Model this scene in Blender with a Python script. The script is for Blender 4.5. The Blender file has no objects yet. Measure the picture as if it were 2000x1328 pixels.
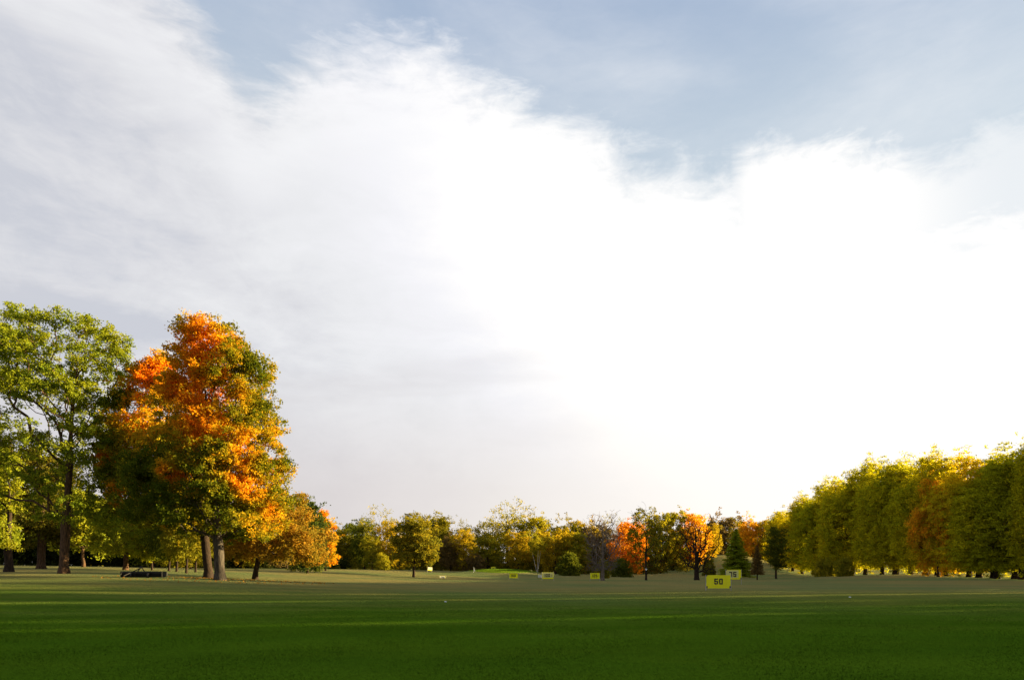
import bpy, math, random
import numpy as np
from mathutils import Vector

# ------------------------------------------------------------------ camera, sky, sun, exposure
SC = bpy.context.scene
COL = SC.collection
F = 1327.0          # focal length in photo pixels
HY = 1103.0         # horizon row
EYE = 1.7
cam_d = bpy.data.cameras.new("camera")
cam_d.sensor_width = 36.0
cam_d.lens = 36.0 * F / 2000.0
cam_d.shift_y = (HY - 664.0) / 2000.0
cam_d.clip_end = 6000
cam_d.clip_start = 0.1
cam = bpy.data.objects.new("camera", cam_d)
cam.location = (0, 0, EYE)
cam.rotation_euler = (math.radians(90), 0, 0)
COL.objects.link(cam)
SC.camera = cam

SUN_AZ, SUN_EL = math.radians(75), math.radians(13.3)
sdir = Vector((math.sin(SUN_AZ) * math.cos(SUN_EL), math.cos(SUN_AZ) * math.cos(SUN_EL), math.sin(SUN_EL)))
sl = bpy.data.lights.new("sun", 'SUN')
sl.energy = 5.0
sl.angle = math.radians(0.6)
sl.color = (1.0, 0.77, 0.37)
so = bpy.data.objects.new("sun", sl)
so.rotation_euler = sdir.to_track_quat('Z', 'Y').to_euler()
so.location = (200, 100, 80)
COL.objects.link(so)

SC.view_settings.view_transform = 'Standard'
SC.view_settings.look = 'None'
SC.view_settings.exposure = 2.1
SC.view_settings.gamma = 1.0
SC.view_settings.use_curve_mapping = False
SC.cycles.max_bounces = 6
SC.cycles.diffuse_bounces = 3
SC.cycles.transmission_bounces = 4


class NT:
    """small helper to write node graphs"""
    def __init__(s, tree):
        s.t = tree
        s.n = tree.nodes
        s.l = tree.links

    def put(s, sock, v):
        if isinstance(v, bpy.types.NodeSocket):
            s.l.new(v, sock)
        else:
            sock.default_value = v

    def m(s, op, a, b=None, c=None, clamp=False):
        n = s.n.new('ShaderNodeMath')
        n.operation = op
        n.use_clamp = clamp
        s.put(n.inputs[0], a)
        if b is not None:
            s.put(n.inputs[1], b)
        if c is not None:
            s.put(n.inputs[2], c)
        return n.outputs[0]

    def v(s, op, a, b=None, scale=None):
        n = s.n.new('ShaderNodeVectorMath')
        n.operation = op
        s.put(n.inputs[0], a)
        if b is not None:
            s.put(n.inputs[1], b)
        if scale is not None:
            s.put(n.inputs['Scale'], scale)
        return n.outputs[0]

    def xyz(s, x, y, z):
        n = s.n.new('ShaderNodeCombineXYZ')
        s.put(n.inputs[0], x); s.put(n.inputs[1], y); s.put(n.inputs[2], z)
        return n.outputs[0]

    def noise(s, vec, scale, detail=4, rough=0.5, dist=0.0, color=False):
        n = s.n.new('ShaderNodeTexNoise')
        s.put(n.inputs['Vector'], vec)
        n.inputs['Scale'].default_value = scale
        n.inputs['Detail'].default_value = detail
        n.inputs['Roughness'].default_value = rough
        n.inputs['Distortion'].default_value = dist
        return n.outputs['Color'] if color else n.outputs[0]

    def step(s, x, a, b, lo=0.0, hi=1.0):
        n = s.n.new('ShaderNodeMapRange')
        n.interpolation_type = 'SMOOTHSTEP'
        s.put(n.inputs[0], x)
        for i, q in enumerate((a, b, lo, hi)):
            s.put(n.inputs[i + 1], q)
        return n.outputs[0]

    def mix(s, f, a, b, kind='MIX'):
        n = s.n.new('ShaderNodeMix')
        n.data_type = 'RGBA'
        n.blend_type = kind
        s.put(n.inputs[0], f)
        for sock, q in ((n.inputs[6], a), (n.inputs[7], b)):
            s.put(sock, q if isinstance(q, bpy.types.NodeSocket) else (*q[:3], 1.0))
        return n.outputs[2]


def lin(r, g, b):
    f = lambda c: (c / 255 / 12.92) if c / 255 <= 0.04045 else ((c / 255 + 0.055) / 1.055) ** 2.4
    return (f(r), f(g), f(b))


def build_world():
    W = bpy.data.worlds.new("World")
    SC.world = W
    W.use_nodes = True
    t = W.node_tree
    t.nodes.clear()
    k = NT(t)
    tc = t.nodes.new('ShaderNodeTexCoord').outputs['Generated']
    d = k.v('NORMALIZE', tc)
    sp = t.nodes.new('ShaderNodeSeparateXYZ')
    t.links.new(d, sp.inputs[0])
    x, y, z = sp.outputs
    z = k.m('MAXIMUM', z, 0.0)
    hor = k.m('SQRT', k.m('ADD', k.m('MULTIPLY', x, x), k.m('MULTIPLY', y, y)))
    hor = k.m('MAXIMUM', hor, 0.02)
    el = k.m('DIVIDE', z, hor)                       # tangent of the elevation
    az = k.m('ARCTAN2', x, y)
    # the two high sheets of cloud: their upper edge, elevation over azimuth
    def to(px, py):
        a = math.atan((px - 1000) / F)
        return a, (HY - py) / F * math.cos(a)
    def curve(pts):
        n = t.nodes.new('ShaderNodeFloatCurve')
        c = n.mapping.curves[0]
        cp = [((a / (2 * math.pi)) + 0.5, e) for a, e in pts]
        while len(c.points) < len(cp):
            c.points.new(0.5, 0.5)
        for p, q in zip(c.points, cp):
            p.location = q
            p.handle_type = 'AUTO'
        n.mapping.use_clip = False
        n.mapping.update()
        k.put(n.inputs[1], k.m('MULTIPLY_ADD', az, 1 / (2 * math.pi), 0.5))
        return n.outputs[0]
    e1 = curve([(-3.1, 0.6), (-1.6, 0.75), (-0.9, 0.95)] +
               [to(*p) for p in ((0, -260), (200, -140), (330, -40), (420, 60), (500, 150), (570, 120), (660, 92), (780, 100), (870, 118),
                                 (960, 165), (1050, 215), (1130, 245), (1210, 290), (1300, 330), (1400, 360), (1600, 405), (1800, 420), (2000, 400))] +
               [(0.8, 0.42), (1.4, 0.45), (3.1, 0.6)])
    e2 = curve([(-3.1, 0.0), (0.22, 0.0)] +
               [to(*p) for p in ((1300, 800), (1390, 420), (1450, 275), (1530, 250), (1650, 238), (1760, 236), (1850, 262), (1930, 205), (2000, 190))] +
               [(0.8, 0.66), (1.4, 0.5), (2.0, 0.3), (3.1, 0.0)])
    # noise space: directions, drawn out along the drift of the cloud
    p1 = k.xyz(k.m('MULTIPLY', az, 1.0), k.m('MULTIPLY', el, 1.5), 0.0)
    rot = t.nodes.new('ShaderNodeMapping')
    t.links.new(p1, rot.inputs[0])
    rot.inputs['Rotation'].default_value = (0, 0, math.radians(28))
    rot.inputs['Scale'].default_value = (1.0, 1.55, 1.0)
    pr = rot.outputs[0]
    nbig = k.m('SUBTRACT', k.noise(pr, 3.2, 6, 0.58, 0.6), 0.5)
    nmid = k.m('SUBTRACT', k.noise(p1, 9.0, 7, 0.62, 0.9), 0.5)
    nfin = k.m('SUBTRACT', k.noise(pr, 24.0, 8, 0.66, 0.5), 0.5)
    n1 = k.m('ADD', k.m('MULTIPLY', nbig, 0.12), k.m('ADD', k.m('MULTIPLY', nmid, 0.15), k.m('MULTIPLY', nfin, 0.09)))
    d1 = k.m('ADD', k.m('SUBTRACT', e1, el), n1)
    m1 = k.step(d1, -0.065, 0.07)
    n2 = k.m('ADD', k.m('MULTIPLY', nmid, 0.12), k.m('ADD', k.m('MULTIPLY', nbig, 0.03), k.m('MULTIPLY', nfin, 0.07)))
    d2 = k.m('ADD', k.m('SUBTRACT', e2, el), n2)
    m2 = k.m('MULTIPLY', k.step(d2, -0.015, 0.075), k.step(az, 0.24, 0.36))
    m2 = k.m('MULTIPLY', m2, k.step(az, 0.64, 0.47, 0.50, 1.0))
    # faint veil over the blue
    veil = k.step(k.m('ADD', k.noise(p1, 2.6, 5, 0.5, 0.5), k.m('MULTIPLY', nfin, 0.12)), 0.35, 0.85, 0.0, 0.45)
    mask = k.m('MAXIMUM', k.m('MAXIMUM', m1, m2), veil)
    mask = k.m('MAXIMUM', mask, k.step(el, 0.34, 0.12))
    # brightness of the cloud: burnt out round the sun's side, grey away from it
    ga, ge = math.atan((1560 - 1000) / F), 0.36
    da = k.m('SUBTRACT', az, ga)
    de = k.m('SUBTRACT', el, ge)
    # tilted: the bright sheet runs from the upper left down to the right
    u = k.m('ADD', k.m('MULTIPLY', da, 0.80), k.m('MULTIPLY', de, -0.60))
    w = k.m('ADD', k.m('MULTIPLY', da, 0.60), k.m('MULTIPLY', de, 0.80))
    r2 = k.m('ADD', k.m('POWER', k.m('DIVIDE', u, 0.66), 2.0), k.m('POWER', k.m('DIVIDE', w, 0.36), 2.0))
    glow = k.m('EXPONENT', k.m('MULTIPLY', r2, -0.8))
    tex = k.m('ADD', k.m('MULTIPLY', nbig, 0.52), k.m('ADD', k.m('MULTIPLY', nmid, 0.22), k.m('MULTIPLY', nfin, 0.12)))
    grey = k.m('ADD', glow, k.m('MULTIPLY', tex, k.m('SUBTRACT', 1.15, glow)))
    ramp = t.nodes.new('ShaderNodeValToRGB')
    t.links.new(grey, ramp.inputs[0])
    cr = ramp.color_ramp
    cols = [(0.0, lin(202, 205, 214)), (0.10, lin(218, 219, 224)), (0.22, lin(231, 232, 235)), (0.42, lin(243, 243, 247)), (0.62, (1.06, 1.04, 1.02))]
    while len(cr.elements) < len(cols):
        cr.elements.new(0.5)
    for e, (p, c) in zip(cr.elements, cols):
        e.position = p
        e.color = (*c, 1)
    cc = ramp.outputs[0]
    # a brighter seam where the left sheet is thin
    seam = k.m('MULTIPLY', k.step(k.m('ABSOLUTE', k.m('ADD', d1, -0.10)), 0.10, 0.0), k.step(az, -0.75, -0.2, 0.25, 0.9))
    cc = k.mix(k.m('MULTIPLY', seam, k.m('ADD', 0.55, nbig)), cc, lin(250, 250, 252))
    # long level bars of thin grey low on the darker side
    bars = k.noise(k.xyz(k.m('MULTIPLY', az, 1.2), k.m('MULTIPLY', el, 9.0), 3.0), 1.7, 4, 0.5, 0.3)
    bars = k.m('MULTIPLY', k.step(bars, 0.45, 0.75), k.m('MULTIPLY', k.step(el, 0.05, 0.16), k.step(el, 0.42, 0.24)))
    cc = k.mix(k.m('MULTIPLY', bars, k.step(az, 0.25, -0.15, 0.0, 0.6)), cc, lin(214, 212, 215))
    # warm mist in the lowest part
    low = k.step(el, 0.30, 0.04)
    warm = k.mix(k.step(az, -0.35, 0.30), lin(216, 209, 208), lin(254, 247, 238))
    cc = k.mix(k.m('MULTIPLY', low, k.m('MULTIPLY', 0.85, k.step(az, 0.55, 0.10, 0.25, 1.0))), cc, warm)
    # the evening sky is dimmer overhead and opposite the sun than in the bright quarter
    away = k.m('MULTIPLY', k.step(k.m('ABSOLUTE', k.m('SUBTRACT', az, 0.25)), 0.95, 1.9, 1.0, 0.78), k.step(el, 0.95, 2.2, 1.0, 0.5))
    sky = t.nodes.new('ShaderNodeTexSky')
    sky.sky_type = 'NISHITA'
    sky.sun_disc = False
    sky.sun_elevation = SUN_EL
    sky.sun_rotation = SUN_AZ
    sky.air_density = 1.0
    sky.dust_density = 1.6
    b1 = t.nodes.new('ShaderNodeBackground')
    t.links.new(sky.outputs[0], b1.inputs[0])
    b1.inputs[1].default_value = 0.05
    # thin high ice haze whitening the open blue
    bh = t.nodes.new('ShaderNodeBackground')
    t.links.new(k.mix(k.step(el, 0.88, 0.50), lin(170, 188, 214), lin(203, 216, 226)), bh.inputs[0])
    k.put(bh.inputs[1], k.m('MULTIPLY', away, 0.232))
    ms0 = t.nodes.new('ShaderNodeMixShader')
    ms0.inputs[0].default_value = 0.86
    t.links.new(b1.outputs[0], ms0.inputs[1])
    t.links.new(bh.outputs[0], ms0.inputs[2])
    b2 = t.nodes.new('ShaderNodeBackground')
    t.links.new(cc, b2.inputs[0])
    k.put(b2.inputs[1], k.m('MULTIPLY', away, 0.24))
    ms = t.nodes.new('ShaderNodeMixShader')
    t.links.new(mask, ms.inputs[0])
    t.links.new(ms0.outputs[0], ms.inputs[1])
    t.links.new(b2.outputs[0], ms.inputs[2])
    out = t.nodes.new('ShaderNodeOutputWorld')
    t.links.new(ms.outputs[0], out.inputs[0])


build_world()


# ------------------------------------------------------------------ terrain
def wx(px, D):
    return (px - 1000.0) * D / F


def zpy(py, D):
    return EYE - (py - HY) * D / F


# (px, base row in the photo, distance): measured bases of things fix the lie of the land
CTRL = [(430, 1134, 51), (125, 1119, 58), (17, 1116, 62), (80, 1111, 80), (160, 1107, 95), (202, 1113, 84), (245, 1113, 84), (350, 1118, 72),
        (498, 1132, 66), (568, 1117, 112), (640, 1112, 135), (740, 1112, 175), (808, 1127, 122), (865, 1131, 118), (839, 1115, 168),
        (920, 1115, 200), (1003, 1132, 137), (1050, 1119, 185), (1069, 1134, 92), (1161, 1135, 114), (1177, 1133, 122), (1262, 1133, 124),
        (1360, 1133, 124), (1290, 1131, 142), (1403, 1152, 46), (1432, 1141, 68), (1440, 1124, 165), (1515, 1130, 140), (1480, 1132, 132),
        (1590, 1124, 165), (1700, 1122, 138), (1780, 1121, 125), (1851, 1124, 114), (1900, 1127, 108), (1994, 1132, 97), (1000, 1119, 240),
        (700, 1112, 240), (1300, 1116, 240), (500, 1110, 150), (300, 1108, 130), (0, 1104, 110), (300, 1128, 50), (0, 1126, 50)]
CP = [(wx(p, D), D, zpy(b, D)) for p, b, D in CTRL]
CP += [(0, y, 0.0) for y in (-30, 0, 8, 16, 25, 35)] + [(-12, 10, 0), (12, 10, 0), (-20, 25, 0.12), (20, 25, 0), (-30, 5, 0.1), (35, 8, 0), (45, 40, -0.05),
       (73, 70, -0.2), (73, 40, -0.1), (73, 0, 0), (-60, 0, 0.6), (-90, 60, 1.5), (-90, 150, 1.5), (120, 60, 0), (120, 160, 0), (-12, 50, 0.1), (0, 60, -0.1),
       (0, 300, 0), (-120, 300, 0.8), (120, 300, 0.3)]
CP = np.array(CP)


def _u(r2):
    return np.sqrt(r2 + 36.0)


_n = len(CP)
_A = np.zeros((_n + 1, _n + 1))
_d2 = ((CP[:, None, :2] - CP[None, :, :2]) ** 2).sum(-1)
_A[:_n, :_n] = _u(_d2) - 0.6 * np.eye(_n)
_A[:_n, _n] = 1
_A[_n, :_n] = 1
_w = np.linalg.solve(_A, np.append(CP[:, 2], 0))
GC = (wx(985, 164), 164.0)         # the raised green with the flag


def ground(x, y):
    x = np.asarray(x, float); y = np.asarray(y, float)
    xc = np.clip(x, -120, 120); yc = np.clip(y, -30, 300)
    r = (xc[..., None] - CP[:, 0]) ** 2 + (yc[..., None] - CP[:, 1]) ** 2
    z = (_u(r) * _w[:_n]).sum(-1) + _w[_n]
    # gentle swales and the raised putting green
    z = z + 0.05 * np.sin(x * 0.11 + 1.0) * np.sin(y * 0.09) * np.clip(y / 30, 0, 1)
    g = ((x - GC[0]) / 9.5) ** 2 + ((y - GC[1]) / 9.0) ** 2
    z = z + 1.25 * np.exp(-g ** 1.6)
    # wooded bank behind the pines
    b = ((x - 62) / 16.0) ** 2 + ((y - 200) / 22.0) ** 2
    z = z + 5.5 * np.exp(-b ** 1.3)
    return z


def gz(x, y):
    return float(ground(x, y))


# ------------------------------------------------------------------ mesh helpers
def tag(o, label=None, cat=None, group=None, kind=None):
    if label: o['label'] = label
    if cat: o['category'] = cat
    if group: o['group'] = group
    if kind: o['kind'] = kind
    return o


def empty(name, loc, label, cat, group=None, rz=0.0, scale=(1, 1, 1)):
    o = bpy.data.objects.new(name, None)
    o.location = loc
    o.rotation_euler = (0, 0, rz)
    o.scale = scale
    o.empty_display_size = 0.5
    COL.objects.link(o)
    return tag(o, label, cat, group)


def np_mesh(name, verts, faces, col=None, smooth=False):
    """faces: (n, k) int array, one face size; col: (n_verts, 4)"""
    me = bpy.data.meshes.new(name)
    nv, (nf, k) = len(verts), faces.shape
    me.vertices.add(nv)
    me.vertices.foreach_set('co', np.asarray(verts, np.float32).ravel())
    me.loops.add(nf * k)
    me.loops.foreach_set('vertex_index', faces.astype(np.int32).ravel())
    me.polygons.add(nf)
    me.polygons.foreach_set('loop_start', np.arange(0, nf * k, k, dtype=np.int32))
    me.polygons.foreach_set('loop_total', np.full(nf, k, np.int32))
    if smooth:
        me.polygons.foreach_set('use_smooth', np.ones(nf, bool))
    me.update(calc_edges=True)
    if col is not None:
        a = me.color_attributes.new('leaf', 'FLOAT_COLOR', 'POINT')
        a.data.foreach_set('color', np.asarray(col, np.float32).ravel())
    return me


def mobj(name, me, mat, parent=None):
    o = bpy.data.objects.new(name, me)
    if mat and not me.materials:
        me.materials.append(mat)
    COL.objects.link(o)
    if parent:
        o.parent = parent
    return o


class MB:
    """collects boxes and tubes into one mesh"""
    def __init__(s):
        s.v = []; s.f = []

    def box(s, cx, cy, cz, sx, sy, sz, rz=0.0):
        b = len(s.v)
        c, si = math.cos(rz), math.sin(rz)
        for dz in (-1, 1):
            for dx, dy in ((-1, -1), (1, -1), (1, 1), (-1, 1)):
                X, Y = dx * sx / 2, dy * sy / 2
                s.v.append((cx + X * c - Y * si, cy + X * si + Y * c, cz + dz * sz / 2))
        for q in ((0, 3, 2, 1), (4, 5, 6, 7), (0, 1, 5, 4), (1, 2, 6, 5), (2, 3, 7, 6), (3, 0, 4, 7)):
            s.f.append(tuple(b + i for i in q))
        return s

    def tube(s, a, c, r0, r1=None, n=8):
        r1 = r0 if r1 is None else r1
        a, c = Vector(a), Vector(c)
        d = (c - a).normalized()
        u = d.orthogonal().normalized()
        w = d.cross(u)
        b = len(s.v)
        for p, r in ((a, r0), (c, r1)):
            for i in range(n):
                t = 2 * math.pi * i / n
                s.v.append(tuple(p + (u * math.cos(t) + w * math.sin(t)) * r))
        for i in range(n):
            j = (i + 1) % n
            s.f.append((b + i, b + j, b + n + j, b + n + i))
        s.f.append(tuple(b + i for i in reversed(range(n))))
        s.f.append(tuple(b + n + i for i in range(n)))
        return s

    def prism(s, pts, y0, y1):
        """outline in x,z given thickness in y"""
        b = len(s.v); n = len(pts)
        for yy in (y0, y1):
            for p in pts:
                s.v.append((p[0], yy, p[1]))
        for i in range(n):
            j = (i + 1) % n
            s.f.append((b + i, b + j, b + n + j, b + n + i))
        s.f.append(tuple(b + i for i in reversed(range(n))))
        s.f.append(tuple(b + n + i for i in range(n)))
        return s

    def build(s, name, mat, parent=None, bevel=0.0):
        me = bpy.data.meshes.new(name)
        me.from_pydata(s.v, [], s.f)
        me.update()
        o = mobj(name, me, mat, parent)
        if bevel:
            m = o.modifiers.new('bevel', 'BEVEL')
            m.width = bevel
            m.segments = 2
        return o


# ------------------------------------------------------------------ materials
def new_mat(name):
    m = bpy.data.materials.new(name)
    m.use_nodes = True
    m.node_tree.nodes.clear()
    k = NT(m.node_tree)
    out = m.node_tree.nodes.new('ShaderNodeOutputMaterial')
    return m, k, out


def leaf_material():
    """leaf colours: two of the crown object's own (col_a, col_b), blended by the clump value kept in the mesh; a = own colours flag"""
    m, k, out = new_mat('leaves')
    at = k.n.new('ShaderNodeAttribute'); at.attribute_name = 'leaf'
    sp = k.n.new('ShaderNodeSeparateColor'); k.l.new(at.outputs['Color'], sp.inputs[0])
    def oc(nm):
        a = k.n.new('ShaderNodeAttribute'); a.attribute_type = 'OBJECT'; a.attribute_name = nm
        return a.outputs['Color']
    c = k.mix(sp.outputs[0], oc('col_a'), oc('col_b'))
    c = k.v('SCALE', c, scale=k.m('MULTIPLY_ADD', sp.outputs[1], 1.1, 0.75))
    df = k.n.new('ShaderNodeBsdfDiffuse'); k.l.new(c, df.inputs[0])
    tl = k.n.new('ShaderNodeBsdfTranslucent')
    k.l.new(k.v('MULTIPLY', c, (1.15, 1.05, 0.6)), tl.inputs[0])
    ms = k.n.new('ShaderNodeMixShader'); ms.inputs[0].default_value = 0.50
    k.l.new(df.outputs[0], ms.inputs[1]); k.l.new(tl.outputs[0], ms.inputs[2])
    k.l.new(ms.outputs[0], out.inputs[0])
    return m


def own_leaf_material():
    m, k, out = new_mat('maple_leaves')
    at = k.n.new('ShaderNodeAttribute'); at.attribute_name = 'leaf'
    c = at.outputs['Color']
    df = k.n.new('ShaderNodeBsdfDiffuse'); k.l.new(c, df.inputs[0])
    tl = k.n.new('ShaderNodeBsdfTranslucent')
    k.l.new(k.v('MULTIPLY', c, (1.15, 1.05, 0.6)), tl.inputs[0])
    ms = k.n.new('ShaderNodeMixShader'); ms.inputs[0].default_value = 0.50
    k.l.new(df.outputs[0], ms.inputs[1]); k.l.new(tl.outputs[0], ms.inputs[2])
    k.l.new(ms.outputs[0], out.inputs[0])
    return m


def bark_material(name, c0, c1, rough=0.95):
    m, k, out = new_mat(name)
    tc = k.n.new('ShaderNodeTexCoord').outputs['Object']
    st = k.v('MULTIPLY', tc, (9.0, 9.0, 1.3))
    n = k.noise(st, 1.6, 6, 0.65, 0.4)
    c = k.mix(k.step(n, 0.32, 0.68), c0, c1)
    p = k.n.new('ShaderNodeBsdfPrincipled')
    k.l.new(c, p.inputs['Base Color'])
    p.inputs['Roughness'].default_value = rough
    p.inputs['Specular IOR Level'].default_value = 0.15
    b = k.n.new('ShaderNodeBump'); b.inputs['Strength'].default_value = 0.9; b.inputs['Distance'].default_value = 0.05
    k.l.new(n, b.inputs['Height']); k.l.new(b.outputs[0], p.inputs['Normal'])
    k.l.new(p.outputs[0], out.inputs[0])
    return m


def plain(name, c, rough=0.6, metal=0.0, var=0.12, scale=6.0):
    m, k, out = new_mat(name)
    tc = k.n.new('ShaderNodeTexCoord').outputs['Object']
    n = k.noise(tc, scale, 5, 0.6)
    cc = k.v('SCALE', k.mix(0.0, c, c), scale=k.m('MULTIPLY_ADD', n, 2 * var, 1 - var))
    p = k.n.new('ShaderNodeBsdfPrincipled')
    k.l.new(cc, p.inputs['Base Color'])
    p.inputs['Roughness'].default_value = rough
    p.inputs['Metallic'].default_value = metal
    k.l.new(p.outputs[0], out.inputs[0])
    return m


def vinyl(name, c):
    """printed banner cloth: light from behind glows through a little"""
    m, k, out = new_mat(name)
    tc = k.n.new('ShaderNodeTexCoord').outputs['Object']
    n = k.noise(k.v('MULTIPLY', tc, (1.0, 1.0, 0.4)), 5.0, 6, 0.65)
    cc = k.v('SCALE', k.mix(0.0, c, c), scale=k.m('MULTIPLY_ADD', n, 0.14, 0.88))
    p = k.n.new('ShaderNodeBsdfPrincipled')
    k.l.new(cc, p.inputs['Base Color'])
    p.inputs['Roughness'].default_value = 0.55
    tl = k.n.new('ShaderNodeBsdfTranslucent'); k.l.new(cc, tl.inputs[0])
    ms = k.n.new('ShaderNodeMixShader'); ms.inputs[0].default_value = 0.30
    k.l.new(p.outputs[0], ms.inputs[1]); k.l.new(tl.outputs[0], ms.inputs[2])
    k.l.new(ms.outputs[0], out.inputs[0])
    return m


def grass_material(name, putting=False):
    """turf: upright blades are given by a random tilt of the shading normal from blade to blade"""
    m, k, out = new_mat(name)
    geo = k.n.new('ShaderNodeNewGeometry')
    pos = geo.outputs['Position']
    sp = k.n.new('ShaderNodeSeparateXYZ'); k.l.new(pos, sp.inputs[0])
    big = k.noise(pos, 0.045, 4, 0.55)
    mid = k.noise(k.v('MULTIPLY', pos, (0.5, 1.6, 1.0)), 0.30, 5, 0.6)
    fin = k.noise(pos, 7.0, 5, 0.7)
    if putting:
        c = k.mix(k.step(mid, 0.3, 0.7), (0.17, 0.30, 0.02), (0.22, 0.33, 0.025))
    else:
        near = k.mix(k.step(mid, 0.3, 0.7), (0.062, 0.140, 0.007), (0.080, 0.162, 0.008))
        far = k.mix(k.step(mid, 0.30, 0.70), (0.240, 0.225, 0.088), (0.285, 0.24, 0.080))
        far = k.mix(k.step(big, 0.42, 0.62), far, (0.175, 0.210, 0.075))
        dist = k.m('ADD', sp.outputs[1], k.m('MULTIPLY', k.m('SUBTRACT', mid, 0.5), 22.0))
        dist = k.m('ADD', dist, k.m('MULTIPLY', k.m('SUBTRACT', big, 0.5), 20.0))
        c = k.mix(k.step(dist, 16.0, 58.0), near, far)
        # mown passes, slightly lighter and darker in turn
        band = k.m('SINE', k.m('MULTIPLY', k.m('ADD', k.m('ADD', sp.outputs[1], k.m('MULTIPLY', sp.outputs[0], -0.12)), k.m('MULTIPLY', mid, 1.6)), 1.25))
        c = k.v('SCALE', c, scale=k.m('MULTIPLY_ADD', band, 0.045, 1.0))
    c = k.v('SCALE', c, scale=k.m('MULTIPLY_ADD', fin, 0.32, 1.02))
    wn = k.n.new('ShaderNodeTexWhiteNoise'); wn.noise_dimensions = '3D'
    k.l.new(k.v('SNAP', pos, (0.012, 0.012, 5.0)), wn.inputs['Vector'])
    r = k.v('MULTIPLY', k.v('SUBTRACT', wn.outputs['Color'], (0.5, 0.5, 0.5)), (6.0, 6.0, 0.0))
    nrm = k.v('NORMALIZE', k.v('ADD', r, (0.0, 0.0, 1.0)))
    df = k.n.new('ShaderNodeBsdfDiffuse')
    k.l.new(c, df.inputs[0]); k.l.new(nrm, df.inputs['Normal'])
    tl = k.n.new('ShaderNodeBsdfTranslucent')
    k.l.new(c, tl.inputs[0]); k.l.new(nrm, tl.inputs['Normal'])
    ms = k.n.new('ShaderNodeMixShader'); ms.inputs[0].default_value = 0.35
    k.l.new(df.outputs[0], ms.inputs[1]); k.l.new(tl.outputs[0], ms.inputs[2])
    k.l.new(ms.outputs[0], out.inputs[0])
    return m


M = {}
M['leaf'] = leaf_material()
M['own'] = own_leaf_material()
M['bark'] = bark_material('bark', (0.035, 0.022, 0.015), (0.15, 0.085, 0.05))
M['grey_bark'] = bark_material('grey_bark', (0.035, 0.030, 0.026), (0.115, 0.095, 0.078))
M['twig_bark'] = bark_material('twig_bark', (0.10, 0.082, 0.068), (0.27, 0.215, 0.175))
M['dark_bark'] = bark_material('dark_bark', (0.018, 0.013, 0.010), (0.055, 0.036, 0.026))
M['white_bark'] = bark_material('white_bark', (0.30, 0.26, 0.22), (0.65, 0.60, 0.55))
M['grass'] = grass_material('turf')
M['green'] = grass_material('putting_turf', True)
M['yellow'] = vinyl('yellow_vinyl', (1.0, 0.97, 0.008))
M['pale_yellow'] = vinyl('faded_yellow_vinyl', (0.93, 0.91, 0.36))
M['white'] = vinyl('white_vinyl', (0.9, 0.9, 0.82))
M['black'] = plain('black_paint', (0.012, 0.012, 0.014), 0.5)
M['iron'] = plain('dark_iron', (0.02, 0.018, 0.017), 0.65)
M['pipe'] = plain('galvanised_pipe', (0.42, 0.42, 0.42), 0.45, 0.6)
M['whitepaint'] = plain('white_paint', (0.88, 0.88, 0.88), 0.4)
M['blue'] = plain('blue_paint', (0.05, 0.14, 0.45), 0.4)


# ------------------------------------------------------------------ the ground
def build_ground():
    def axis(lo, hi, n, dense, s):
        a = np.sinh(np.linspace(math.asinh((lo - dense) / s), math.asinh((hi - dense) / s), n)) * s + dense
        return a
    xs = axis(-2600, 2600, 330, 0, 60)
    ys = axis(-300, 4200, 360, 80, 60)
    X, Y = np.meshgrid(xs, ys)
    Z = np.empty_like(X)
    for i in range(len(ys)):
        Z[i] = ground(X[i], Y[i])
    v = np.stack([X, Y, Z], -1).reshape(-1, 3)
    nx = len(xs)
    i, j = np.meshgrid(np.arange(nx - 1), np.arange(len(ys) - 1))
    b = (j * nx + i).ravel()
    f = np.stack([b, b + 1, b + nx + 1, b + nx], -1)
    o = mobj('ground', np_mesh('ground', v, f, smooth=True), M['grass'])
    tag(o, kind='structure')
    # close-mown putting green on its mound
    n, rr = 64, 14
    vs = [(GC[0], GC[1], gz(*GC) + 0.03)]
    for q in range(1, rr + 1):
        for a in range(n):
            t = 2 * math.pi * a / n
            R = q / rr * (1 + 0.10 * math.sin(2 * t + 1) + 0.06 * math.sin(3 * t))
            x, y = GC[0] + 8.2 * R * math.cos(t), GC[1] + 8.6 * R * math.sin(t)
            vs.append((x, y, gz(x, y) + 0.03))
    fs = [(0, 1 + a, 1 + (a + 1) % n) for a in range(n)]
    for q in range(rr - 1):
        for a in range(n):
            b0, b1 = 1 + q * n + a, 1 + q * n + (a + 1) % n
            fs.append((b0, b0 + n, b1 + n, b1))
    me = bpy.data.meshes.new('putting_green')
    me.from_pydata(vs, [], fs)
    for p in me.polygons: p.use_smooth = True
    o = mobj('putting_green', me, M['green'])
    tag(o, kind='structure')


build_ground()


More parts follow.
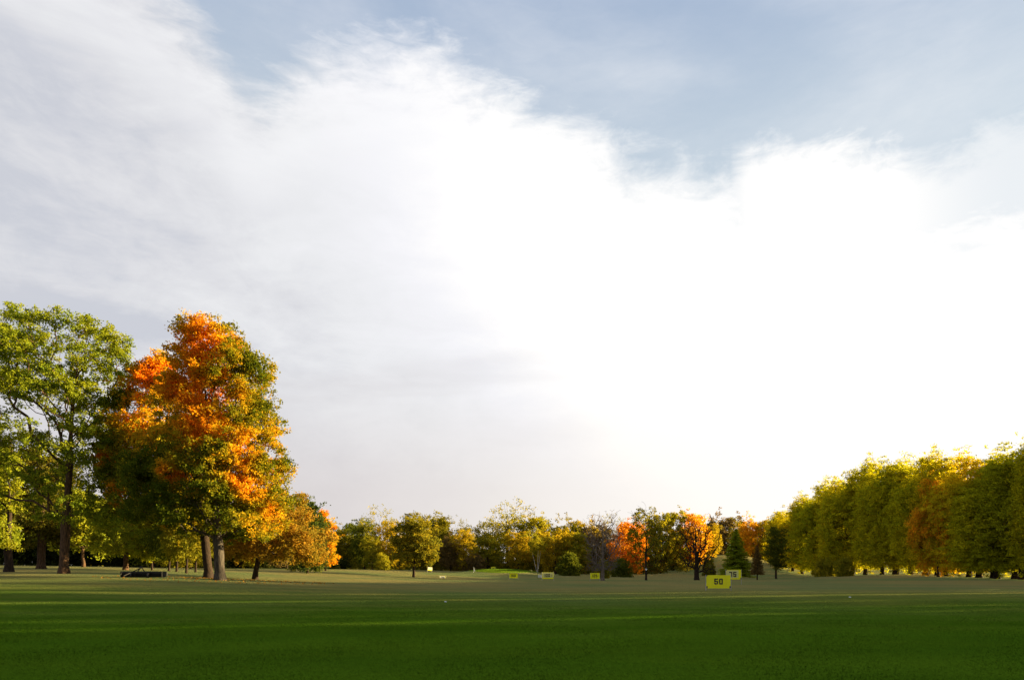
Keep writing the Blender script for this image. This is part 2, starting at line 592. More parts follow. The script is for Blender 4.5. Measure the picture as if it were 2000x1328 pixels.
# ------------------------------------------------------------------ trees
class Skel:
    """branch graph grown from a trunk towards clump centres"""
    def __init__(s, trunk_pts):
        s.p = [np.array(q, float) for q in trunk_pts]
        s.par = [-1] + list(range(len(trunk_pts) - 1))
        s.len = [0.0]
        for i in range(1, len(s.p)):
            s.len.append(s.len[-1] + np.linalg.norm(s.p[i] - s.p[i - 1]))
        s.nt = len(s.p)

    def grow(s, targets, rng, min_z, up=0.6, sag=0.10, pl=0.45, first=0):
        cap = len(s.p) + len(targets) * 4 + 4
        P = np.zeros((cap, 3)); L = np.zeros(cap); n = len(s.p)
        P[:n] = s.p; L[:n] = s.len
        base = P[0]
        order = np.argsort(np.linalg.norm((targets - np.array([base[0], base[1], min_z])) * [1, 1, 0.6], axis=1))
        ends = []
        for ti in order:
            c = targets[ti]
            ok = P[:n, 2] >= min_z
            d = np.linalg.norm(P[:n] - c, axis=1)
            hz = np.hypot(P[:n, 0] - c[0], P[:n, 1] - c[1])
            cost = d + pl * L[:n] + up * np.maximum(0, P[:n, 2] - c[2] + 0.35 * hz) * 1.5
            cost[~ok] = 1e9
            b = int(np.argmin(cost))
            q = P[b]
            seg = c - q
            ln = np.linalg.norm(seg)
            k = 3 if ln > 1.2 else (2 if ln > 0.5 else 1)
            prev = b
            for j in range(1, k + 1):
                t = j / k
                pt = q + seg * t
                pt[2] += math.sin(math.pi * t) * ln * sag * (1 if c[2] >= q[2] else 1.6)
                if j < k:
                    pt += rng.normal(0, 0.05 * ln, 3)
                P[n] = pt
                L[n] = L[prev] + np.linalg.norm(pt - P[prev])
                s.par.append(prev)
                prev = n
                n += 1
            ends.append(prev)
        s.p = [P[i] for i in range(n)]
        s.len = list(L[:n])
        return ends

    def radii(s, r_base, r_tip, ex=2.3):
        n = len(s.p)
        par = np.array(s.par)
        a = np.zeros(n)
        kids = np.zeros(n, int)
        for i in range(n):
            if par[i] >= 0: kids[par[i]] += 1
        for i in range(n - 1, -1, -1):
            if kids[i] == 0: a[i] += r_tip ** ex
            if par[i] >= 0: a[par[i]] += a[i]
        r = a ** (1 / ex)
        # scale the big end to the wanted trunk radius, leave the twigs
        g = math.log(r_base / r_tip) / max(1e-6, math.log(r[0] / r_tip))
        return r_tip * (r / r_tip) ** g

    def mesh(s, r, name, flare=1.1, rmin=0.0):
        V = []; Fc = []
        P = np.array(s.p); par = np.array(s.par)
        nb = 0
        for sides, lo, hi in ((12, 0.12, 99), (5, 0.035, 0.12), (3, rmin, 0.035)):
            idx = np.where((par >= 0) & (r >= lo) & (r < hi))[0]
            if not len(idx): continue
            a = P[par[idx]]; b = P[idx]
            ra = np.minimum(r[par[idx]], r[idx] * (1.25 if sides < 12 else 1.6)); rb = r[idx].copy()
            tr = idx < s.nt
            ra[tr] = r[par[idx[tr]]]
            if sides == 12 and flare:
                h0 = P[0, 2]
                fl = lambda z: 1 + flare * np.exp(-np.maximum(z - h0, 0) / 0.30) * 0.45
                ra = np.where(tr, ra * fl(a[:, 2]), ra)
                rb = np.where(tr, rb * fl(b[:, 2]), rb)
            d = b - a
            d /= np.linalg.norm(d, axis=1)[:, None] + 1e-9
            d[tr] = (0, 0, 1)
            ref = np.where(np.abs(d[:, 2:3]) > 0.9, np.array([[1.0, 0, 0]]), np.array([[0, 0, 1.0]]))
            u = np.cross(d, ref); u /= np.linalg.norm(u, axis=1)[:, None] + 1e-9
            w = np.cross(d, u)
            th = np.arange(sides) * 2 * math.pi / sides
            ring = u[:, None, :] * np.cos(th)[None, :, None] + w[:, None, :] * np.sin(th)[None, :, None]
            va = a[:, None, :] + ring * ra[:, None, None]
            vb = b[:, None, :] + ring * rb[:, None, None]
            V.append(np.concatenate([va, vb], 1).reshape(-1, 3))
            m = len(idx)
            base = nb + np.arange(m)[:, None] * (2 * sides)
            i0 = np.arange(sides)[None, :]; i1 = (i0 + 1) % sides
            Fc.append(np.stack([base + i0, base + i1, base + sides + i1, base + sides + i0], -1).reshape(-1, 4))
            nb += m * 2 * sides
        return np_mesh(name, np.concatenate(V), np.concatenate(Fc), smooth=True)


def leaf_cards(cent, size, rng, aspect=0.6, droop=0.0, flat=0.0):
    """one rhombic leaf (or small spray) per centre"""
    n = len(cent)
    a = rng.normal(size=(n, 3))
    a[:, 2] = a[:, 2] * (1 - flat) - droop * 1.5
    a /= np.linalg.norm(a, axis=1)[:, None]
    b = rng.normal(size=(n, 3))
    b -= (b * a).sum(1)[:, None] * a
    b /= np.linalg.norm(b, axis=1)[:, None]
    s = size * rng.uniform(0.6, 1.4, n)[:, None]
    A = a * s; B = b * s * aspect * 0.5
    v = np.stack([cent - A * 0.5, cent + B, cent + A * 0.5, cent - B], 1).reshape(-1, 3)
    f = np.arange(n * 4).reshape(n, 4)
    return v, f


def clump_points(c, n, rad, rng, vert=0.75, sub=6):
    """leaf positions: for each clump a few sprigs, leaves gather round the sprigs"""
    K = len(c)
    S = c[:, None, :] + rng.normal(0, 1, (K, sub, 3)) * rad[:, None, None] * np.array([0.75, 0.75, 0.75 * vert])
    pick = rng.integers(0, sub, (K, n))
    P = np.take_along_axis(S, pick[..., None].repeat(3, -1), 1)
    P = P + rng.normal(0, 1, (K, n, 3)) * rad[:, None, None] * np.array([0.34, 0.34, 0.26])
    return P.reshape(-1, 3), np.repeat(np.arange(K), n)


def lobes_local(lobes, px0, base_py, D):
    """photo lobes (px, py, rx, ry) -> local metres (x, z, rx, rz) round the tree's base"""
    k = D / F
    return [((a - px0) * k, (base_py - b) * k, c * k, d * k) for a, b, c, d in lobes]


def sample_lobes(lobes, K, rng, depth=0.9, pz=None):
    L = np.array(lobes)
    area = L[:, 2] * L[:, 3]
    pick = rng.choice(len(L), K, p=area / area.sum())
    th = rng.uniform(0, 2 * math.pi, K)
    rr = rng.uniform(0, 1, K) ** 0.5
    x = L[pick, 0] + L[pick, 2] * rr * np.cos(th)
    z = L[pick, 1] + L[pick, 3] * rr * np.sin(th)
    # half width of the crown at that height
    hw = np.zeros(K); mid = np.zeros(K)
    for i in range(K):
        near = np.abs(L[:, 1] - z[i]) < L[:, 3] * 1.15 + 0.2
        q = L[near] if near.any() else L[pick[i]:pick[i] + 1]
        lo, hi = (q[:, 0] - q[:, 2]).min(), (q[:, 0] + q[:, 2]).max()
        mid[i] = (lo + hi) / 2; hw[i] = (hi - lo) / 2
    R = np.sqrt(np.maximum(0.04, 1 - np.clip((x - mid) / hw, -0.97, 0.97) ** 2)) * hw * depth
    u = rng.uniform(-1, 1, K)
    y = np.sign(u) * np.abs(u) ** 0.6 * R
    return np.stack([x, y, z], -1)


def crown_mesh(name, cl, n_leaf, rad, size, rng, aspect=0.6, vert=0.75, droop=0.0, colour=None, var=None, flat=0.0, sub=6):
    K = len(cl)
    radv = rad * rng.uniform(0.7, 1.25, K)
    P, ci = clump_points(cl, n_leaf, radv, rng, vert, sub)
    v, f = leaf_cards(P, size, rng, aspect, droop, flat)
    N = len(P)
    if colour is None:
        cv = rng.uniform(0, 1, K) if var is None else var
        r = np.clip(cv[ci] + rng.normal(0, 0.16, N), 0, 1)
        g = np.clip(rng.normal(0.5, 0.2, N), 0, 1)
        c = np.stack([r, g, np.zeros(N), np.ones(N)], -1)
    else:
        c = colour(P, ci, rng)
        c = np.concatenate([c, np.ones((N, 1))], -1)
    return np_mesh(name, v, f, np.repeat(c, 4, 0))


def trunk_line(H, lean, rng, step=0.6, wob=0.03):
    n = max(4, int(H / step))
    pts = []
    ox = oy = 0.0
    for i in range(n + 1):
        z = H * i / n
        ox += rng.normal(0, wob); oy += rng.normal(0, wob)
        if i == 0: ox = oy = 0
        pts.append((ox + lean[0] * (z / H) ** 1.5, oy + lean[1] * (z / H) ** 1.5, z))
    return pts


def sval(P, sc, seed=0.0):
    """cheap smooth value field for patches of colour"""
    x, y, z = P[:, 0] * sc + seed, P[:, 1] * sc + seed * 2, P[:, 2] * sc
    return (np.sin(x * 1.7 + 1.3 * np.sin(z * 1.1)) + np.sin(y * 1.9 + 1.1 * np.sin(x * 0.9 + 2)) + np.sin(z * 2.1 + 1.5 * np.sin(y * 1.3))) / 3


def hero(name, px, base_py, D, lobes, H_trunk, r_base, K, n_leaf, rad, size, seed, label, cat, mat_bark, colour=None, col=None,
         lean=(0, 0), crown_z=2.5, depth=0.9, vert=0.75, aspect=0.6, trunk_px=None, r_tip=0.014, up=0.6, clear=(), group=None, sag=0.10, flat=0.0):
    rng = np.random.default_rng(seed)
    x, y = wx(px, D), D
    z = gz(x, y)
    L = [(a, b, c, max(0.25, d - 0.8 * rad)) for a, b, c, d in lobes_local(lobes, px, base_py, D)]
    cl = sample_lobes(L, K, rng, depth)
    cl[:, 2] = np.maximum(cl[:, 2], crown_z * 0.75)
    kk = D / F
    for (a0, b0, a1, b1, frac) in clear:      # thin places of the crown where the limbs show
        hit = (cl[:, 0] > (a0 - px) * kk) & (cl[:, 0] < (a1 - px) * kk) & (cl[:, 2] < (base_py - b0) * kk) & (cl[:, 2] > (base_py - b1) * kk) & (cl[:, 1] < 1.5)
        cl = cl[~(hit & (rng.uniform(0, 1, len(cl)) < frac))]
    root = empty(name, (x, y, z), label, cat, group)
    tp = trunk_line(H_trunk, lean, rng)
    tp[0] = (tp[0][0], tp[0][1], -0.15)
    sk = Skel(tp)
    sk.grow(cl, rng, crown_z, up=up, sag=sag)
    r = sk.radii(r_base, r_tip)
    mobj('trunk', sk.mesh(r, name + '_trunk'), mat_bark, root)
    me = crown_mesh(name + '_crown', cl, n_leaf, rad, size, rng, aspect, vert, colour=colour, flat=flat)
    c = mobj('crown', me, M['own'] if colour else M['leaf'], root)
    if col:
        c['col_a'], c['col_b'] = col
    return root


def maple_colour(px0, base_py, D, warm):
    """patches of turned leaves: WARM(px, py) says how far a part of the crown has turned, 0 green .. 1 orange red"""
    k = D / F
    G1 = np.array([0.085, 0.115, 0.010]); G2 = np.array([0.24, 0.22, 0.015])
    Y1 = np.array([0.55, 0.35, 0.016]); O1 = np.array([0.68, 0.29, 0.012]); R1 = np.array([0.64, 0.20, 0.010])
    def fn(P, ci, rng):
        px = px0 + P[:, 0] / k; py = base_py - P[:, 2] / k
        w = warm(px, py) + 0.34 * sval(P, 0.9, 1.7) + 0.16 * sval(P, 2.6, 5.1) + rng.normal(0, 0.09, len(P))
        w = np.clip(w, 0, 1)
        stops = np.array([0.0, 0.28, 0.50, 0.76, 1.0])
        C = np.array([G1, G2, Y1, O1, R1])
        out = np.stack([np.interp(w, stops, C[:, i]) for i in range(3)], -1)
        return out * rng.uniform(0.8, 1.3, (len(P), 1))
    return fn


def gauss(px, py, cx, cy, sx, sy, a):
    return a * np.exp(-((px - cx) / sx) ** 2 - ((py - cy) / sy) ** 2)


def warm_front(px, py):
    w = 0.15 + gauss(px, py, 395, 660, 58, 52, 0.72) + gauss(px, py, 410, 740, 60, 60, 0.42) + gauss(px, py, 430, 840, 50, 45, 0.55)
    w = w + gauss(px, py, 370, 790, 50, 50, 0.35) + gauss(px, py, 500, 920, 50, 70, 0.36) + gauss(px, py, 330, 850, 60, 60, 0.20)
    w = w + gauss(px, py, 375, 935, 14, 18, 0.8) + gauss(px, py, 330, 740, 45, 45, 0.4) + gauss(px, py, 530, 1000, 40, 50, 0.22)
    w = w - gauss(px, py, 300, 970, 90, 110, 0.22) - gauss(px, py, 500, 720, 30, 60, 0.06) - gauss(px, py, 400, 1030, 120, 50, 0.12)
    return w


def warm_back(px, py):
    return 0.18 + gauss(px, py, 310, 720, 50, 50, 0.75) + gauss(px, py, 330, 800, 60, 50, 0.35) + gauss(px, py, 228, 905, 16, 14, 0.9) + \
        gauss(px, py, 290, 860, 50, 60, 0.2) + gauss(px, py, 248, 985, 22, 12, 0.6) + gauss(px, py, 262, 960, 20, 12, 0.5)


# the big turning maple in front
hero('maple_tree', 430, 1134, 51,
     [(385, 650, 34, 30), (430, 662, 30, 30), (378, 700, 38, 40), (450, 695, 38, 42), (492, 730, 32, 38), (405, 740, 60, 40), (352, 775, 40, 35),
      (450, 790, 55, 50), (503, 792, 24, 40), (380, 830, 60, 50), (445, 860, 60, 55), (518, 850, 26, 40), (350, 900, 66, 50), (480, 920, 60, 50),
      (532, 925, 22, 40), (300, 940, 50, 45), (420, 960, 80, 45), (510, 975, 45, 45), (350, 995, 66, 38), (300, 1000, 45, 28), (440, 1020, 70, 32),
      (520, 1025, 34, 32), (395, 1048, 45, 18)],
     14.5, 0.36, 850, 230, 0.48, 0.17, 3, 'tall broad maple turning orange, on a thick grey trunk by the lawn', 'tree', M['grey_bark'],
     colour=maple_colour(430, 1134, 51, warm_front), lean=(-1.2, 0.3), crown_z=3.0, depth=0.8, clear=((400, 990, 470, 1060, 0.6),))
# the darker maple right behind it
hero('maple_tree', 407, 1129, 60,
     [(312, 708, 18, 24), (296, 738, 32, 30), (330, 765, 45, 40), (262, 790, 34, 40), (240, 850, 38, 45), (312, 850, 50, 50), (230, 905, 32, 38),
      (230, 955, 26, 30), (280, 930, 50, 50), (262, 990, 40, 26), (340, 960, 60, 45), (370, 880, 50, 60), (330, 1010, 60, 26), (390, 1010, 50, 40)],
     13.0, 0.36, 620, 200, 0.52, 0.20, 5, 'dark maple with rusty red upper leaves, just behind the tall orange one', 'tree', M['dark_bark'],
     colour=maple_colour(407, 1129, 60, warm_back), lean=(-2.5, 0.5), crown_z=3.2, depth=0.75)
# the big green tree
hero('shade_tree', 125, 1119, 58,
     [(55, 628, 28, 30), (18, 668, 22, 42), (96, 660, 20, 30), (150, 640, 38, 34), (45, 690, 42, 40), (185, 655, 20, 22), (216, 662, 28, 24), (242, 692, 20, 18),
      (190, 700, 44, 30), (120, 712, 44, 38), (20, 745, 40, 36), (70, 760, 44, 30), (150, 768, 46, 34), (208, 770, 26, 28), (100, 810, 44, 26), (168, 830, 52, 34),
      (200, 870, 24, 34), (45, 850, 46, 22), (130, 880, 50, 34), (186, 920, 34, 40), (60, 915, 50, 26), (110, 950, 60, 24), (205, 975, 32, 30), (40, 975, 50, 22),
      (180, 1010, 36, 26), (90, 1010, 40, 14), (-40, 720, 40, 60), (-50, 850, 50, 60), (225, 1000, 20, 18)],
     16.5, 0.36, 760, 170, 0.46, 0.175, 11, 'very tall green shade tree with an open crown and reddish sunlit trunk', 'tree', M['bark'],
     col=((0.23, 0.25, 0.016), (0.13, 0.18, 0.018)), lean=(0.8, 0.2), crown_z=4.6, depth=0.8, up=0.9, sag=0.05, r_tip=0.017, clear=((40, 800, 180, 1060, 0.65),))
# broad low tree with brown and gold leaves
hero('spreading_tree', 498, 1132, 66,
     [(500, 1000, 50, 34), (545, 985, 36, 26), (565, 1020, 44, 38), (600, 1050, 36, 34), (520, 1045, 50, 34), (470, 1050, 34, 34), (450, 1080, 24, 20),
      (500, 1080, 44, 18), (560, 1075, 50, 26), (608, 1085, 26, 20), (580, 975, 20, 14)],
     5.2, 0.24, 330, 150, 0.50, 0.20, 23, 'low wide tree with brown and gold leaves beside the tall maple', 'tree', M['dark_bark'],
     col=((0.34, 0.19, 0.022), (0.15, 0.125, 0.018)), lean=(1.0, 0), crown_z=2.1, depth=0.75)
hero('leafy_tree', 245, 1113, 84,
     [(240, 1010, 40, 30), (285, 1030, 40, 28), (320, 1045, 34, 24), (345, 1050, 14, 14), (270, 1062, 40, 24), (305, 1075, 26, 18), (215, 1040, 26, 26),
      (235, 1075, 20, 14), (290, 1095, 12, 10), (200, 1065, 16, 12)],
     6.0, 0.28, 300, 120, 0.48, 0.22, 29, 'drooping yellow green tree with a forked pale trunk behind the black ball picker', 'tree', M['bark'],
     col=((0.30, 0.29, 0.02), (0.19, 0.24, 0.022)), crown_z=2.0, depth=0.9)
hero('leafy_tree', 17, 1116, 62,
     [(6, 900, 18, 24), (8, 945, 20, 28), (8, 985, 24, 24), (-4, 1030, 32, 26), (12, 1062, 22, 12), (-35, 940, 36, 60), (-35, 1030, 36, 30)],
     8.0, 0.33, 240, 110, 0.42, 0.20, 31, 'bright green tree cut off by the frame edge, its dark trunk near the lawn', 'tree', M['dark_bark'],
     col=((0.27, 0.27, 0.02), (0.18, 0.23, 0.02)), crown_z=2.4, depth=0.8)
hero('leafy_tree', 163, 1107, 95,
     [(165, 1010, 40, 40), (180, 1050, 40, 26), (205, 1070, 26, 16), (140, 1060, 30, 22), (150, 980, 40, 30)],
     7.0, 0.20, 210, 80, 0.6, 0.33, 37, 'yellow green tree on a thin leaning trunk just behind the tall shade tree', 'tree', M['bark'],
     col=((0.30, 0.29, 0.02), (0.18, 0.22, 0.022)), crown_z=2.2)
hero('leafy_tree', 80, 1111, 80,
     [(70, 960, 50, 40), (50, 1010, 50, 36), (100, 1030, 40, 30), (60, 1055, 50, 20), (90, 920, 50, 40), (30, 900, 50, 40)],
     10.0, 0.42, 320, 80, 0.6, 0.31, 41, 'shaded tree with a red lit trunk behind the tall shade tree', 'tree', M['bark'],
     col=((0.12, 0.10, 0.012), (0.07, 0.08, 0.012)), crown_z=3.4)
hero('evergreen_tree', 600, 1113, 110,
     [(600, 985, 16, 20), (600, 1010, 28, 24), (612, 1040, 30, 26), (590, 1035, 30, 30), (605, 1070, 34, 24), (600, 1095, 34, 14)],
     9.5, 0.2, 260, 90, 0.65, 0.34, 43, 'dense dark green tree rising behind the low brown and gold tree', 'tree', M['dark_bark'],
     col=((0.075, 0.095, 0.018), (0.03, 0.05, 0.016)), crown_z=0.8)
hero('maple_tree', 636, 1112, 128,
     [(630, 1005, 10, 12), (634, 1025, 16, 16), (640, 1050, 14, 18), (630, 1075, 20, 16), (640, 1090, 16, 14), (622, 1050, 14, 20), (618, 1090, 20, 12)],
     8.0, 0.16, 200, 90, 0.6, 0.33, 47, 'small bright orange maple at the end of the clump beside the dark green tree', 'tree', M['dark_bark'],
     colour=maple_colour(636, 1112, 128, lambda a, b: 0.62 + 0 * a - gauss(a, b, 618, 1065, 14, 22, 0.4)), crown_z=0.8)
hero('round_tree', 808, 1127, 122,
     [(812, 1022, 24, 12), (795, 1030, 22, 16), (830, 1035, 20, 18), (800, 1055, 32, 20), (835, 1060, 22, 20), (785, 1062, 18, 10), (812, 1080, 34, 18),
      (840, 1085, 14, 14), (785, 1088, 16, 12), (815, 1098, 24, 8)],
     8.0, 0.22, 300, 85, 0.55, 0.30, 53, 'freestanding round headed olive tree alone on the open range', 'tree', M['dark_bark'],
     col=((0.26, 0.21, 0.018), (0.12, 0.125, 0.016)), crown_z=2.0)


# ---- prototypes for the woods, copied with obj.copy()
PROTO = {}


def proto(kind, H, W, base, K, n_leaf, rad, size, seed, shape='round', r_base=0.22, vert=0.8, aspect=0.6, open_=0.0, bark='dark_bark', droop=0.0, up=0.6, r_tip=0.02, twigs=False, sub=6, leafless=False):
    """builds the two meshes of one kind of tree, standing at the origin"""
    rng = np.random.default_rng(seed)
    lob = []
    for i in range(26):
        t = rng.uniform(0, 1)
        if shape == 'round': w = math.sin(math.pi * (0.12 + 0.80 * t)) ** 0.6
        elif shape == 'column': w = min(1, (1 - t) * 2.2 + 0.16) * min(1, t * 3 + 0.55)
        elif shape == 'vase': w = 0.35 + 0.65 * math.sin(math.pi * min(1, 0.1 + 0.75 * t))
        elif shape == 'bush': w = math.sqrt(max(0.02, 1 - (t * 0.95) ** 2))
        s = W * (0.17 + 0.10 * rng.uniform())
        off = max(0.0, W / 2 * w - s * 0.7)
        lob.append((rng.uniform(-1, 1) * off, base + (H - base) * t * (1 - s * 0.5 / (H - base)), s, s * (1.0 if shape != 'column' else 1.6)))
    cl = sample_lobes(lob, K, rng, 1.0)
    cl[:, 2] = np.clip(cl[:, 2], base * 0.8, None)
    top = H * (0.8 if shape != 'bush' else 0.4)
    tp = trunk_line(top, (rng.normal(0, 0.3), rng.normal(0, 0.3)), rng)
    tp[0] = (0, 0, -0.3)
    sk = Skel(tp)
    sk.grow(cl, rng, min(base * 0.8, top * 0.5), up=up)
    if twigs:
        P = np.array(sk.p)[sk.nt:]
        ext = P[rng.integers(0, len(P), twigs)] + rng.normal(0, 0.55, (twigs, 3)) + np.array([0, 0, 0.35])
        sk.grow(ext, rng, base, up=0.4, pl=0.2)
    r = sk.radii(r_base, r_tip)
    tm = sk.mesh(r, kind + '_trunk', flare=1.0, rmin=0.0 if (twigs or open_) else 0.022)
    cm = None
    if not leafless:
        cm = crown_mesh(kind + '_crown', cl, n_leaf, rad, size, rng, aspect, vert, droop, sub=sub)
    tm.materials.append(M[bark])
    if cm: cm.materials.append(M['leaf'])
    PROTO[kind] = (tm, cm, H)


def spruce_proto(kind, H, W, seed, bare=1.2, dens=26):
    rng = np.random.default_rng(seed)
    V = []; Fc = []; C = []; nb = 0
    tp = [(0, 0, -0.3)] + [(0, 0, H * i / 24) for i in range(1, 25)]
    sk = Skel(tp)
    pts = []
    z = bare
    while z < H * 0.98:
        f = 1 - (z - bare) / (H - bare)
        nbr = 7 if f > 0.3 else 5
        a0 = rng.uniform(0, 6.28)
        for b in range(nbr):
            a = a0 + b * 2 * math.pi / nbr + rng.normal(0, 0.2)
            ln = W / 2 * (f ** 0.85) * rng.uniform(0.75, 1.15) + 0.12
            n = max(6, int(dens * ln))
            t = rng.uniform(0.12, 1, n) ** 0.8
            x = t * ln
            zz = z - 0.30 * x + 0.10 * x * t + rng.normal(0, 0.05, n) - rng.uniform(0, 0.22, n) * (1 - t * 0.5)
            side = rng.normal(0, 0.16, n) * ln * (0.4 + 0.3 * t)
            pts.append(np.stack([x * math.cos(a) - side * math.sin(a), x * math.sin(a) + side * math.cos(a), zz], -1))
            j = len(sk.p)
            pi = min(24, max(1, int(round(z / H * 24))))
            sk.p += [np.array([ln * 0.5 * math.cos(a), ln * 0.5 * math.sin(a), z - 0.1 * ln]), np.array([ln * 0.9 * math.cos(a), ln * 0.9 * math.sin(a), z - 0.2 * ln])]
            sk.par += [pi, j]
        z += 0.42 * rng.uniform(0.8, 1.2)
    P = np.concatenate(pts)
    v, f = leaf_cards(P, 0.42, rng, 0.40, 0.15)
    N = len(P)
    c = np.stack([np.clip(rng.normal(0.5, 0.3, N), 0, 1), np.clip(rng.normal(0.5, 0.2, N), 0, 1), np.zeros(N), np.ones(N)], -1)
    cm = np_mesh(kind + '_crown', v, f, np.repeat(c, 4, 0))
    r = sk.radii(0.2, 0.02)
    tm = sk.mesh(r, kind + '_trunk', flare=0.5)
    tm.materials.append(M['dark_bark']); cm.materials.append(M['leaf'])
    PROTO[kind] = (tm, cm, H)


proto('round_a', 12, 9, 1.6, 150, 95, 0.80, 0.36, 101)
proto('round_b', 12, 8, 1.2, 150, 95, 0.80, 0.36, 102)
proto('round_c', 12, 10, 2.2, 160, 95, 0.80, 0.36, 103)
proto('vase_a', 14, 8, 2.0, 130, 85, 0.70, 0.34, 104, 'vase', up=1.0)
proto('vase_b', 14, 9, 3.0, 110, 60, 0.70, 0.34, 105, 'vase', up=1.0, open_=1)
proto('open_a', 15, 10, 5.0, 110, 42, 0.75, 0.32, 106, 'vase', up=0.8, open_=1)
proto('grove', 12, 9, 3.4, 150, 95, 0.75, 0.34, 109, r_base=0.2, up=0.9)
proto('bush_a', 5, 6, 0.2, 110, 90, 0.62, 0.32, 107, 'bush', r_base=0.1)
proto('bush_b', 4, 7, 0.2, 110, 90, 0.62, 0.32, 108, 'bush', r_base=0.1)
for i, sd in enumerate((111, 112, 113)):
    proto('willow_' + 'abc'[i], 18, 8.0, 2.5, 460, 95, 0.58, 0.36, sd, 'column', r_base=0.30, aspect=0.32, vert=1.5, droop=0.35, up=1.0)
proto('bare_a', 11, 7.5, 2.2, 190, 8, 0.5, 0.2, 121, 'vase', r_base=0.32, up=1.0, twigs=1500, r_tip=0.019, bark='twig_bark', leafless=True)
proto('bare_b', 12, 9.5, 1.8, 160, 8, 0.5, 0.2, 122, 'vase', r_base=0.46, up=0.9, twigs=700, r_tip=0.026, bark='dark_bark', leafless=True)
proto('snag', 13, 6.5, 3.0, 120, 42, 0.45, 0.28, 123, 'column', r_base=0.2, up=1.0, twigs=350, r_tip=0.016, open_=1)
proto('pine_a', 12, 6.0, 3.4, 110, 90, 0.62, 0.30, 133, 'column', r_base=0.2, vert=0.5, up=0.2)
spruce_proto('spruce_a', 13, 6.5, 131, 1.0, 60)
spruce_proto('spruce_b', 12, 4.8, 132, 2.4, 34)


def tree(name, kind, px, D, H, W, label, cat, col=None, group=None, rz=None, bark=None, lean=0.0, x=None):
    """copies a prototype: an Empty at the base, its trunk and its crown"""
    tm, cm, h0 = PROTO[kind]
    X = wx(px, D) if x is None else x
    rng = random.Random(int(px * 7 + D * 13))
    s = H / h0
    w = s * W
    root = empty(name, (X, D, gz(X, D)), label, cat, group, rz if rz is not None else rng.uniform(0, 6.28), (w, w, s))
    root.rotation_euler[1] = lean
    t = mobj('trunk', tm, None, root)
    if cm:
        c = mobj('crown', cm, None, root)
        c['col_a'], c['col_b'] = col
    return root


OL = ((0.21, 0.18, 0.015), (0.135, 0.14, 0.014))       # olive
YG = ((0.32, 0.27, 0.018), (0.18, 0.19, 0.016))           # yellow green
GO = ((0.40, 0.285, 0.016), (0.24, 0.205, 0.014))           # gold
OR = ((0.60, 0.31, 0.014), (0.48, 0.28, 0.016))           # orange
RD = ((0.56, 0.22, 0.014), (0.44, 0.18, 0.014))           # red orange
DG = ((0.105, 0.120, 0.014), (0.065, 0.085, 0.012))       # dark green
BR = ((0.17, 0.12, 0.045), (0.11, 0.085, 0.035))          # brown

